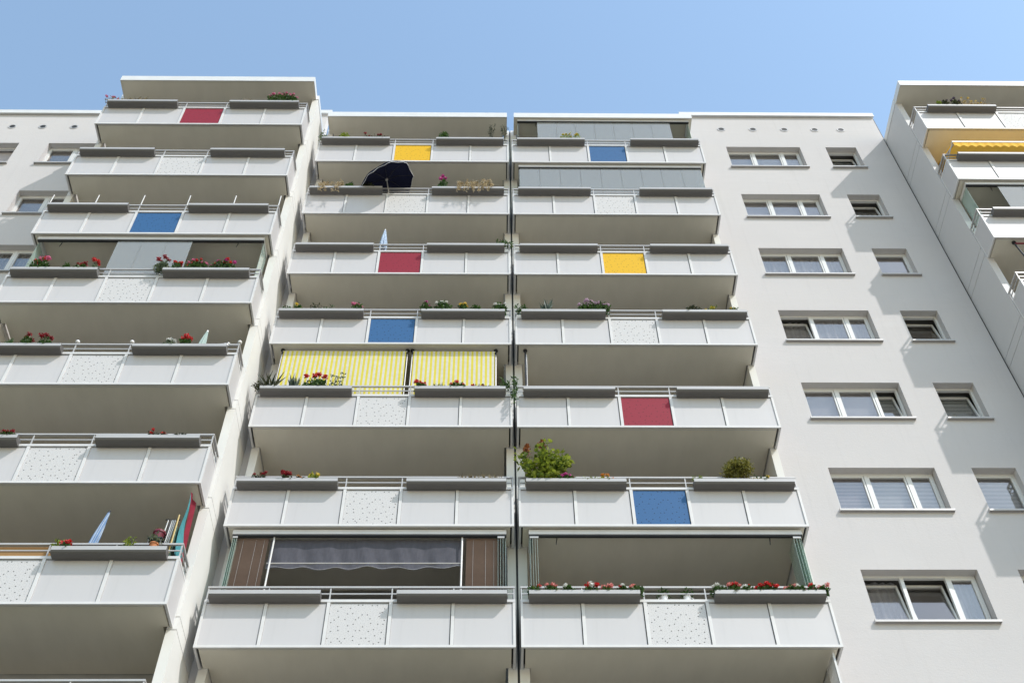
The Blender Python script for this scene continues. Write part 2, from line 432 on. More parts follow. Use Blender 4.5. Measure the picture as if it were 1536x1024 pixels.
# ---- cross walls, tower side walls, back walls, roofs
def stack(root, name, x0, x1, y0, y1, ztop, j0, j1, mat='sheet', core=.02):
    m = MB(); z = GZ; js = []
    for k in range(-5, 8):
        js += [ST*k+j0, ST*k+j1]
    js = [j for j in js if GZ < j < ztop-.05]
    for j in js+[ztop]:
        m.box(x0, x1, y0, y1, z, j-.009); z = j+.009
    m.box(x0+core, x1-core, y0+core, y1-core, GZ, ztop-.01, 1)
    return part(m, name, [M[mat], M['rail']], root)
stack(BA, 'side_wall', -5.91, -5.74, -.53, FY-.004, 19.56, -.05, .22, 'concrete')
stack(BA, 'side_wall', -11.62, -11.45, -.53, FY-.004, 19.56, -.05, .22, 'concrete')
stack(BB, 'side_wall', 11.64, 11.81, -.53, FY+.25, 19.56, .15, .45)
stack(BB, 'side_wall', 17.20, 17.37, -.53, FY+.25, 19.56, .15, .45)
def capping(root, x0, x1):
    m = MB(); m.box(x0-.012, x1+.012, -.545, FY+.25, 19.562, 19.80); part(m, 'wall_coping', M['coping'], root)
for root, a, b in ((BA,-5.91,-5.74),(BA,-11.62,-11.45),(BB,11.64,11.81),(BB,17.2,17.37)): capping(root, a, b)
def fin(root, x0, x1):
    m = MB(); m.box(x0, x1, .61, 1.92, GZ, 19.84); part(m, 'cross_wall', M['concrete'], root)
fin(BA, -5.56, -5.40); fin(BA, -.172, -.010); fin(BB, .032, .205); fin(BB, 5.44, 5.597)
m = MB(); m.box(-.0095, .0315, .66, .9, GZ, 19.86); part(m, 'expansion_joint', M['dark'], BA)
def back(root, x0, x1, y):
    m = MB(); m.box(x0, x1, y, y+.08, GZ, 19.56); part(m, 'rear_wall', M['rear'], root)
def bay_windows(root, x0, x1, y):
    # the living-room window and door at the back of every balcony
    for r in range(1, 9):
        z = zrow(r)+.24
        m = MB(); a, b, mid = x0+.35, x1-.35, x1-1.35
        m.box(a, b, y-.03, y-.001, z+.05, z+2.22, 0)
        for p, q, lo in ((a+.07, (a+mid)/2-.04, .85), ((a+mid)/2+.04, mid-.04, .85), (mid+.06, b-.07, .12)):
            m.box(p, q, y-.036, y-.0301, z+lo, z+2.13, 1)
        part(m, 'balcony_window', [M['frame'], M['darkglass']], root)
back(BA, -5.398, -.174, 1.925); back(BB, .207, 5.438, 1.925)
back(BA, -11.448, -5.912, FY+.003); back(BB, 11.812, 17.198, FY+.003)
for root, a, b, y in ((BA,-5.398,-.174,1.925),(BB,.207,5.438,1.925),(BA,-11.448,-5.912,FY),(BB,11.812,17.198,FY)): bay_windows(root, a, b, y)
m = MB(); m.box(-17.5, -.02, 2.1, 12, GZ, 19.5); part(m, 'building_core', M['concrete'], BA)
m = MB(); m.box(.04, 17.5, 2.1, 12, GZ, 19.5); part(m, 'building_core', M['concrete'], BB)
def roof(root, x0, x1, yf, fins, yb):
    m = MB(); ys = yf+.605
    m.box(x0, x1, yf+.02, ys, 19.565, 19.79, 0); m.box(x0+fins, x1-fins, ys, yb, 19.565, 19.79, 0)
    o = part(m, 'roof_slab', [M['soffit']], root)
    m = MB(); m.box(x0-.008, x1+.008, yf-.006, yf+.02, 19.545, 19.82)
    m.box(x0-.008, x0, yf+.02, ys-.004, 19.545, 19.82); m.box(x1, x1+.008, yf+.02, ys-.004, 19.545, 19.82)
    m.box(x0, x1, yf+.02, ys, 19.792, 19.82)
    part(m, 'roof_fascia', M['coping'], root)
YT = -1.136
roof(BA, -5.49, -.09, 0, .12, 1.92); roof(BB, .135, 5.53, 0, .08, 1.92)
roof(BA, -11.52, -5.81, YT, .12, FY); roof(BB, 11.655, 17.36, YT, .17, FY)

# ------------------------------------------------------------------ balconies
CACHE = {}
def cached(key, fn):
    if key not in CACHE: CACHE[key] = fn()
    return CACHE[key]
COLS = {1: dict(x=-11.54, W=5.73, y=YT, root=BA, p=(.14,2.10,3.575,5.53), where='far left stack'),
        2: dict(x=-5.556, W=5.51, y=0, root=BA, p=(.10,2.063,3.412,5.363), where='second stack from the left'),
        3: dict(x=.046, W=5.54, y=0, root=BB, p=(.153,2.12,3.455,5.43), where='third stack from the left'),
        4: dict(x=11.655, W=5.70, y=YT, root=BB, p=(.28,2.24,3.60,5.55), where='far right stack')}
INF = {(1,1):'red',(1,3):'blue',(2,1):'yellow',(2,3):'red',(2,4):'blue',(3,1):'blue',(3,3):'yellow',(3,5):'red',(3,6):'blue'}
def slab_mesh(W):
    m = MB()
    m.box(.075, W-.075, .05, .606, .012, .22); m.box(.17, W-.17, .606, 1.90, .012, .22)
    m.box(.045, W-.045, .024, .605, .10, .20, 3); m.box(.055, W-.055, .06, .604, .2205, .232, 2); m.box(.175, W-.175, .6045, 1.88, .2205, .232, 2)
    m.box(0, W, -.014, .022, -.015, .036, 1); m.box(0, .042, .0225, .604, -.015, .026, 1); m.box(W-.042, W, .0225, .604, -.015, .026, 1)
    m.box(.095, W-.095, .075, .083, .004, .0121, 1)
    return m.mesh('balcony', [M['soffit'], M['strip'], M['floor'], M['dark']])
def frame_mesh(W):
    m = MB(); s = W/5
    for k in range(6):
        x = k*s; h = .030
        a, b = (x-h, x+h) if 0 < k < 5 else ((0, .045) if k == 0 else (W-.045, W))
        m.box(a, b, -.010, .03, .0365, .9645)
    m.box(0, W, -.014, .05, .965, 1.022)
    m.box(.02, W-.02, .0305, .0445, .03, .9645, 1)
    for a, b in ((0,.05),(W-.05,W)):
        m.box(a, b, .0505, .604, .965, 1.022); m.box(a+.002, b-.002, .555, .60, .03, .9645)
    return m.mesh('parapet_frame', [M['strip'], M['dark']])
def rail_mesh(W):
    m = MB(); s = W/5
    m.box(0, W, .002, .042, 1.298, 1.334); m.box(.03, W-.03, .012, .030, 1.160, 1.182)
    for k in range(6):
        x = min(max(k*s, .02), W-.02); m.box(x-.011, x+.011, .010, .034, 1.0225, 1.2975)
    for x in (.02, W-.02):
        m.box(x-.02, x+.02, .0425, .60, 1.298, 1.334); m.box(x-.009, x+.009, .0345, .58, 1.160, 1.182)
        m.box(x-.013, x+.013, .565, .59, .80, 1.2975)
    return m.mesh('railing', M['rail'])
def balcony(c, r):
    C = COLS[c]; W = C['W']; s = W/5; l = C['root'].location; col = INF.get((c, r), 'white')
    b = link('balcony', cached(('slab',W), lambda: slab_mesh(W)), C['root'], (C['x']-l.x, C['y']-l.y, zrow(r)-l.z))
    if col != 'white': b['label'] = f'balcony with a {col} perforated panel in the middle of its parapet'
    link('parapet_frame', cached(('frame',W), lambda: frame_mesh(W)), b); link('railing', cached(('rail',W), lambda: rail_mesh(W)), b)
    w = s-.066-.015+.003
    def pm(mat, nmx):
        m = MB(); m.box(0, w, 0, .012, 0, .903); return m.mesh(nmx, M[mat])
    for k in range(5):
        a = k*s+.033; 
        if k == 2: o = link('infill_panel', cached(('inf',W,col), lambda: pm('p_'+col, 'infill_panel')), b, (a, .010, .043)); o['label'] = f'{col} perforated infill panel'
        else: link('parapet_panel', cached(('pan',W), lambda: pm('panel', 'parapet_panel')), b, (a, .010, .043))
    def sm():
        m = MB(); m.box(0, .010, 0, .52, 0, .93); return m.mesh('side_panel', M['panel'])
    for x in (.004, W-.014): link('side_panel', cached('side', sm), b, (x, .033, .032))
    return b
BAL = {}
for c in (1, 2, 3, 4):
    for r in range(1, 9):
        if c == 4 and r > 7: continue
        BAL[c, r] = balcony(c, r)

# ---- flower boxes hung on the railings: each a thing of its own
ORD = ['', 'top', 'second', 'third', 'fourth', 'fifth', 'sixth', 'seventh', 'eighth']
def where(c, r): return f"{'top' if r == 1 else ORD[r]} balcony{'' if r == 1 else ' down'}, {COLS[c]['where']}"
PROF = [(-.015,1.085),(-.190,1.085),(-.199,1.079),(-.203,.994),(-.198,.980),(-.186,.960),(-.165,.946),(-.13,.938),(-.015,.932)]
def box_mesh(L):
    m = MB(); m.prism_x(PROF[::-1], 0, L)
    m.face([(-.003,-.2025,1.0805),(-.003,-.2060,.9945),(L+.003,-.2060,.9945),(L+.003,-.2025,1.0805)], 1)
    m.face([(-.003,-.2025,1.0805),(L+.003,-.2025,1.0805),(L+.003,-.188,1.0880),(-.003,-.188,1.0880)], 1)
    return m.mesh('flower_box', [M['planter'], M['rim']])  # body carries the shaded grey, front strip the lit one
for (c, r) in BAL:
    if r == 8 or (c == 4 and r > 4): continue
    C = COLS[c]; p = C['p']
    for i, (a, b) in enumerate(((p[0], p[1]), (p[2], p[3]))):
        if c == 4 and i == 1: continue
        if c == 1 and i == 0 and r == 7: continue
        L = round(b-a, 3)
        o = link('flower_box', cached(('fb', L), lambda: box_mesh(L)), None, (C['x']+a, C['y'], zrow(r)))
        side = '' if c == 4 else (' left' if i == 0 else ' right')
        tag(o, f"grey metal flower box,{side} one on the {where(c, r)}", 'flower box', 'flower boxes hung on the balcony railings')
        def sm():
            m = MB(); m.box(.02, L-.02, -.185, -.04, 1.07, 1.09); return m.mesh('soil', M['soil'])
        link('soil', cached(('soil', L), sm), o)

# ------------------------------------------------------------------ balcony glazing (parts of their balcony)
def glazing(c, r, panes, n, left=0, right=0, hooks=(), sides=True, lab=None):
    """panes: (x0, x1) local run of n shut panes; left/right: width of the folded stacks"""
    b = BAL[c, r]; W = COLS[c]['W']; a0, a1 = .185, W-.15
    top = 2.77 if r > 1 else 2.735; lo = 2.63
    m = MB(); m.box(a0, a1, .07, .16, lo+.03, top); m.box(a0, a1, .085, .145, lo-.004, lo+.0295, 1); m.box(a0, a1, .08, .14, 1.0225, 1.05)
    for x in (a0, a1-.07): m.box(x, x+.07, .1605, .60, lo+.03, top)
    m.build('glazing_frame', [M['strip'], M['dark']], b)
    if panes:
        w = (panes[1]-panes[0])/n
        for i in range(n):
            m = MB(); m.box(.003, w-.003, 0, .008, 1.052, lo-.006); m.build('glass_pane', M['screen'], b, (panes[0]+i*w, .108, 0))
    for x0, wd in ((a0+.02, left), (a1-.02-right, right)):
        if not wd: continue
        k = max(3, int(wd/.045))
        m = MB()
        for i in range(k):
            x = x0+wd*i/k; m.box(x, x+.008, .10, .56, 1.052, lo-.01)
        m.build('folded_panes', M['edgeglass'], b)
        m = MB(); m.box(x0-.005, x0+wd*.9, .088, .099, lo-.05, lo-.006); m.box(x0-.004, x0+wd*.9, .085, .097, 1.052, 1.10)
        m.build('pane_clamps', M['rail'], b)
    if sides:
        for x in (a0+.01, a1-.018):
            m = MB(); m.box(x, x+.008, .165, .595, 1.03, lo+.028); m.build('side_pane', M['edgeglass'], b)
    for x in hooks:
        m = MB(); m.tube((x,.17,lo-.01),(x-.02,.17,lo-.15),.012,.006); m.tube((x,.17,lo-.01),(x,.17,lo+.03),.01); m.build('pane_handle', M['black'], b)
    b['label'] = lab or 'balcony enclosed above the railing with folding glass panes'
glazing(3, 1, (.78, 4.80), 7, hooks=(.76,))
glazing(3, 2, (.205, 5.37), 9, hooks=(.75, 4.3))
glazing(3, 7, None, 0, .18, .16, hooks=(.72, 4.78), lab='balcony with its folding glass panes pushed open to both ends')
glazing(1, 4, (2.10, 3.88), 3, hooks=(.75, 4.95), lab='balcony with three folding glass panes shut in the middle')
glazing(2, 7, None, 0, .10, .14, hooks=(), lab='glazed balcony with brown blinds behind its end panes')
glazing(4, 3, (1.0, 5.4), 7, hooks=(.86,))
# corrugated side screen just below the lowest row
b = BAL[3, 8]; m = MB()
m.box(5.35, 5.385, .10, .155, 1.03, 2.76); m.box(5.35, 5.385, .1555, .60, 2.70, 2.76)
o = m.build('screen_frame', M['strip'], b)
m = MB()
for i in range(16):
    y = .16+i*.0275; m.box(5.36, 5.372, y, y+.019, 1.03, 2.695)
m.build('louvre_screen', M['strip'], b); b['label'] = 'balcony with a white louvred side screen'
# tall posts added to the railing of the blue-panelled balcony, far left
for k in range(6):
    W = COLS[1]['W']; x = min(max(k*W/5, .02), W-.02)
    m = MB(); m.tube((0,0,1.336),(0,0,1.80),.014,k=8); m.build('tall_post', M['strip'], BAL[1,3], (x,.022,0))
BAL[1,3]['label'] = 'balcony with a blue perforated panel and tall thin posts above its railing'

# ------------------------------------------------------------------ plants
def P(rng, r): return Vector((rng.uniform(-r,r), rng.uniform(-r,r), rng.uniform(-r,r)))
def leaf(m, p, d, n, L, w, mi=0):
    """folded four-cornered leaf"""
    d = d.normalized(); s = d.cross(n)
    if s.length < 1e-4: s = d.orthogonal()
    s.normalize(); u = s.cross(d)
    a = p; b = p+d*L*.5+s*w*.5+u*L*.08; c = p+d*L; e = p+d*L*.5-s*w*.5+u*L*.08
    k = len(m.v); m.v += [tuple(a), tuple(b), tuple(c), tuple(e)]; m.f += [(k,k+1,k+2),(k,k+2,k+3)]; m.m += [mi, mi]
def rdir(rng, up=.4):
    t = rng.uniform(0, 2*math.pi); z = rng.uniform(-.5, 1)+up
    return Vector((math.cos(t), math.sin(t), z)).normalized()
def clump(m, rng, x0, x1, yc, z0, h, n, L=.06, wf=.6, depth=.09, dome=True):
    cx = (x0+x1)/2; rx = (x1-x0)/2
    for _ in range(n):
        q = rng.uniform(-1, 1); top = h*((1-.55*q*q) if dome else 1)*rng.uniform(.72, 1.05)
        z = z0+top*rng.random()**.7
        p = Vector((cx+q*rx*rng.uniform(.8,1), yc+rng.uniform(-1,1)*depth, z))
        leaf(m, p, rdir(rng, .25), rdir(rng, .8), L*rng.uniform(.6,1.25), L*wf*rng.uniform(.7,1.2))
def head(m, rng, c, r, n=30):
    k = 7; rings = 5; q0 = len(m.v)              # a lumpy ball of florets with loose petals round it
    for q in range(rings):
        a = math.pi*q/(rings-1)
        for i in range(k):
            t = 2*math.pi*i/k; rr = r*.8*rng.uniform(.8, 1.15)
            m.v.append((c.x+rr*math.sin(a)*math.cos(t), c.y+rr*math.sin(a)*math.sin(t), c.z+rr*.7*math.cos(a)))
    for q in range(rings-1):
        for i in range(k):
            j = (i+1) % k; m.f.append((q0+q*k+i, q0+(q+1)*k+i, q0+(q+1)*k+j, q0+q*k+j)); m.m.append(0)
    for _ in range(n):
        d = rdir(rng, .15); p = c+Vector((d.x*r, d.y*r, d.z*r*.75))*.8
        leaf(m, p-d*r*.1, (d+P(rng,.9)).normalized(), d, r*rng.uniform(.55,.9), r*rng.uniform(.5,.8))
def stem(m, rng, a, b, r=.004, k=3):
    mid = (Vector(a)+Vector(b))/2+P(rng, .02); m.tube(a, mid, r, k=k, caps=False); m.tube(mid, b, r, r*.7, k=k, caps=False)
def plant(c, r, x0, x1, h, lf, fl, style, lab, seed):
    rng = random.Random(seed); base = -1.136 if c in (1, 4) else 0
    yc = base-.105; z0 = zrow(r)+1.08; w = x1-x0; cx = (x0+x1)/2
    h = max(.13, h-.12)
    m = MB(); F = {f: MB() for f in fl.split()}; heads = []
    if style in ('heap', 'gerani'):
        tall = style == 'gerani'
        clump(m, rng, x0+.01, x1-.01, yc, z0-.02, h*(.72 if tall else .88), int((620 if tall else 760)*w*(.5+h)+75), .068, .8)
        k = max(3, int(w*(9 if tall else 19))) if fl else 0
        for i in range(k):
            q = (i+.5)/k*2-1; x = cx+q*w*.46+rng.uniform(-.02,.02)
            zt = z0+h*((1-.35*q*q) if tall else (.92-.4*q*q))*rng.uniform(.78,1.03)
            heads.append(Vector((x, yc-.03+rng.uniform(-.09,.06), zt)))
    elif style == 'sparse':
        for i in range(int(6+w*14)):
            x = rng.uniform(x0, x1); t = Vector((x+rng.uniform(-.05,.05), yc+rng.uniform(-.07,.07), z0+h*rng.uniform(.5,1)))
            stem(m, rng, (x, yc, z0-.03), t)
            for _ in range(3): leaf(m, t-Vector((0,0,rng.uniform(0,h*.5))), rdir(rng), rdir(rng), .045, .025)
            if fl and i % 3 == 0: heads.append(t)
        clump(m, rng, x0, x1, yc, z0-.02, h*.5, int(230*w+25), .06)
    elif style == 'grass':
        for i in range(int(60+w*130)):
            x = rng.gauss(cx, w*.14) if w < .3 else rng.uniform(x0, x1); t = rng.uniform(-.5,.5)
            d = Vector((t, rng.uniform(-.4,.3), 1.2)); leaf(m, Vector((x, yc+rng.uniform(-.05,.05), z0-.02)), d, rdir(rng), h*rng.uniform(.5,1.05), .012)
    elif style == 'leafy':
        ns = max(3, int(w*16))
        for i in range(ns):
            x = x0+w*(i+.5)/ns; t = Vector((x+rng.uniform(-.04,.04), yc+rng.uniform(-.07,.07), z0+h*rng.uniform(.7,1)))
            stem(m, rng, (x, yc, z0-.03), t, .005)
            for _ in range(15): 
                q = rng.random(); p = Vector((x, yc, z0)).lerp(t, q)+P(rng, .012); leaf(m, p, rdir(rng, .3), rdir(rng), rng.uniform(.05,.10), .035)
            if fl: heads.append(t)
        clump(m, rng, x0, x1, yc, z0-.02, h*.45, int(120*w+15), .06)
    elif style == 'aloe':
        for i in range(int(16+w*18)):
            d = Vector((rng.uniform(-1,1), rng.uniform(-.9,.5), rng.uniform(.5,1.3))); leaf(m, Vector((cx+rng.uniform(-.3,.3)*w, yc, z0-.02)), d, rdir(rng), h*rng.uniform(.6,1.0), .045)
        clump(m, rng, x0, x1, yc, z0-.03, .1, 26, .07)
    elif style == 'branch':
        for i in range(5):
            b0 = Vector((cx+rng.uniform(-.05,.05), yc, z0-.02)); t = Vector((cx+rng.uniform(-.55,.55)*w, yc+rng.uniform(-.1,.1), z0+h*rng.uniform(.7,1)))
            stem(m, rng, b0, t, .006)
            for _ in range(26):
                q = rng.uniform(.2, 1); p = b0.lerp(t, q); leaf(m, p, rdir(rng, .5), rdir(rng), rng.uniform(.04,.09), .014)
    elif style == 'trail':
        for i in range(int(w*40)):
            x = rng.uniform(x0, x1); y = yc-rng.uniform(.0,.08); p = Vector((x, y, z0)); top = z0+h*rng.uniform(.3,.85); fall = rng.random() < .45
            pts = [p, Vector((x+rng.uniform(-.06,.04), y-.04, top))]
            if fall: pts += [Vector((x+rng.uniform(-.15,.02), base-.245, z0-.02)), Vector((x+rng.uniform(-.2,.02), base-.25, z0-rng.uniform(.12,.42)))]
            for a, b in zip(pts, pts[1:]):
                stem(m, rng, a, b, .004)
                for _ in range(int(6+16*(b-a).length)): leaf(m, a.lerp(b, rng.random())+P(rng,.012), rdir(rng, 0), rdir(rng), rng.uniform(.035,.07), .028)
    elif style == 'climb':
        for i in range(7):
            x = rng.uniform(x0+.1, x1); t = Vector((x+rng.uniform(-.1,.1), yc+rng.uniform(-.05,.05), z0+h*rng.uniform(.4,1))); stem(m, rng, (x, yc, z0-.05), t, .006)
            for _ in range(12): leaf(m, Vector((x,yc,z0)).lerp(t, rng.random()), rdir(rng), rdir(rng), rng.uniform(.06,.12), .04)
        for i in range(4):
            a = Vector((x1-rng.uniform(.02,.12), yc-.02, z0)); t = a+Vector((rng.uniform(-.03,.06), -.05, -rng.uniform(.25,.62))); stem(m, rng, a, t, .005)
            for _ in range(14): leaf(m, a.lerp(t, rng.random()), rdir(rng, -.2), rdir(rng), rng.uniform(.05,.09), .045)
        leaf(m, Vector((x0+.2, yc, z0)), Vector((-.3,0,1)), Vector((0,-1,.2)), h*.95, .06)
    elif style == 'shrub':
        tips = []
        for i in range(26):
            x = x0+w*.1+w*.8*rng.random(); t = Vector((cx+(x-cx)*1.25+rng.uniform(-.12,.12), yc+rng.uniform(-.25,.12), z0+(h+.12)*rng.uniform(.5,.98)*(1-.35*abs((x-cx)/w*2)**2))); stem(m, rng, (cx+(x-cx)*.5, yc, z0-.05), t, .009, 4); tips.append(t)
            for _ in range(40):
                q = rng.uniform(.12, 1); p = Vector((cx+(x-cx)*.5, yc, z0)).lerp(t, q)+P(rng, .085); leaf(m, p, rdir(rng, .05), rdir(rng, .9), rng.uniform(.07,.14), rng.uniform(.055,.105))
        F['rust'] = MB()
        for qx, zt in ((.20, 1.12), (.50, 1.26)):
            b0 = Vector((x0+w*qx, yc-.04, z0+h*(zt-.26))); t = Vector((x0+w*qx+.02, yc-.04, z0+h*zt)); stem(F['rust'], rng, b0, t, .006)
            for _ in range(220):
                q = rng.random(); p = b0.lerp(t, q); rr = .065*(1-q)+.014; leaf(F['rust'], p+P(rng, rr), rdir(rng, .4), rdir(rng), .045, .032)
    elif style == 'tree':
        stem(m, rng, (cx-.03, yc+.02, z0-.05), (cx, yc+.02, z0+h*.45), .012, 5)
        for i in range(60):
            a_ = rng.uniform(0, math.pi); q_ = rng.uniform(.45, 1); t = Vector((cx+w*.46*q_*math.cos(a_), yc+rng.uniform(-.16,.12), z0+h*(.30+.78*q_*math.sin(a_)))); stem(m, rng, (cx+(t.x-cx)*.2, yc+.02, z0+h*.3), t, .004)
            for _ in range(34): leaf(m, t+P(rng, .075), rdir(rng, .3), rdir(rng), rng.uniform(.035,.07), .03)
    big = {'gerani': (.045,.06), 'heap': (.028,.045), 'sparse': (.028,.04), 'leafy': (.02,.032)}.get(style, (.03,.04))
    ks = list(F)
    for i, hp in enumerate(heads):
        head(F[ks[(i*7+seed) % len(ks)]], rng, hp, rng.uniform(*big))
        if style == 'gerani': stem(m, rng, (hp.x, yc, z0), hp, .004)
    org = Vector((cx, yc, z0))
    def shift(q): q.v = [(a-org.x, b-org.y, d-org.z) for a, b, d in q.v]; return q
    kind = {'grass':'grass_tuft','branch':'branchy_plant','aloe':'spiky_plant','shrub':'shrub','tree':'shrub','trail':'trailing_plant'}.get(style, 'flowers' if fl else 'potted_plant')
    if 'geranium' in lab: kind = 'geranium'
    o = shift(m).build(kind, M[LEAF[lf]], None, org)
    s, ww = ('left', 0) if x0-COLS[c]['x'] < 2.6 else ('right', 1)
    L = f"{lab}, {s} box, {ORD[r]} balcony{'' if r == 1 else ' down'}, {COLS[c]['where'].replace(' from the left','').replace('far ','')}"
    tag(o, L, {'geranium':'geranium','grass_tuft':'grass','shrub':'shrub','flowers':'flowers'}.get(kind, 'plant'), 'plants in the flower boxes')
    for f, q in F.items():
        if q.f: shift(q).build('blossoms', M[FLW.get(f, f)], o)
    return o
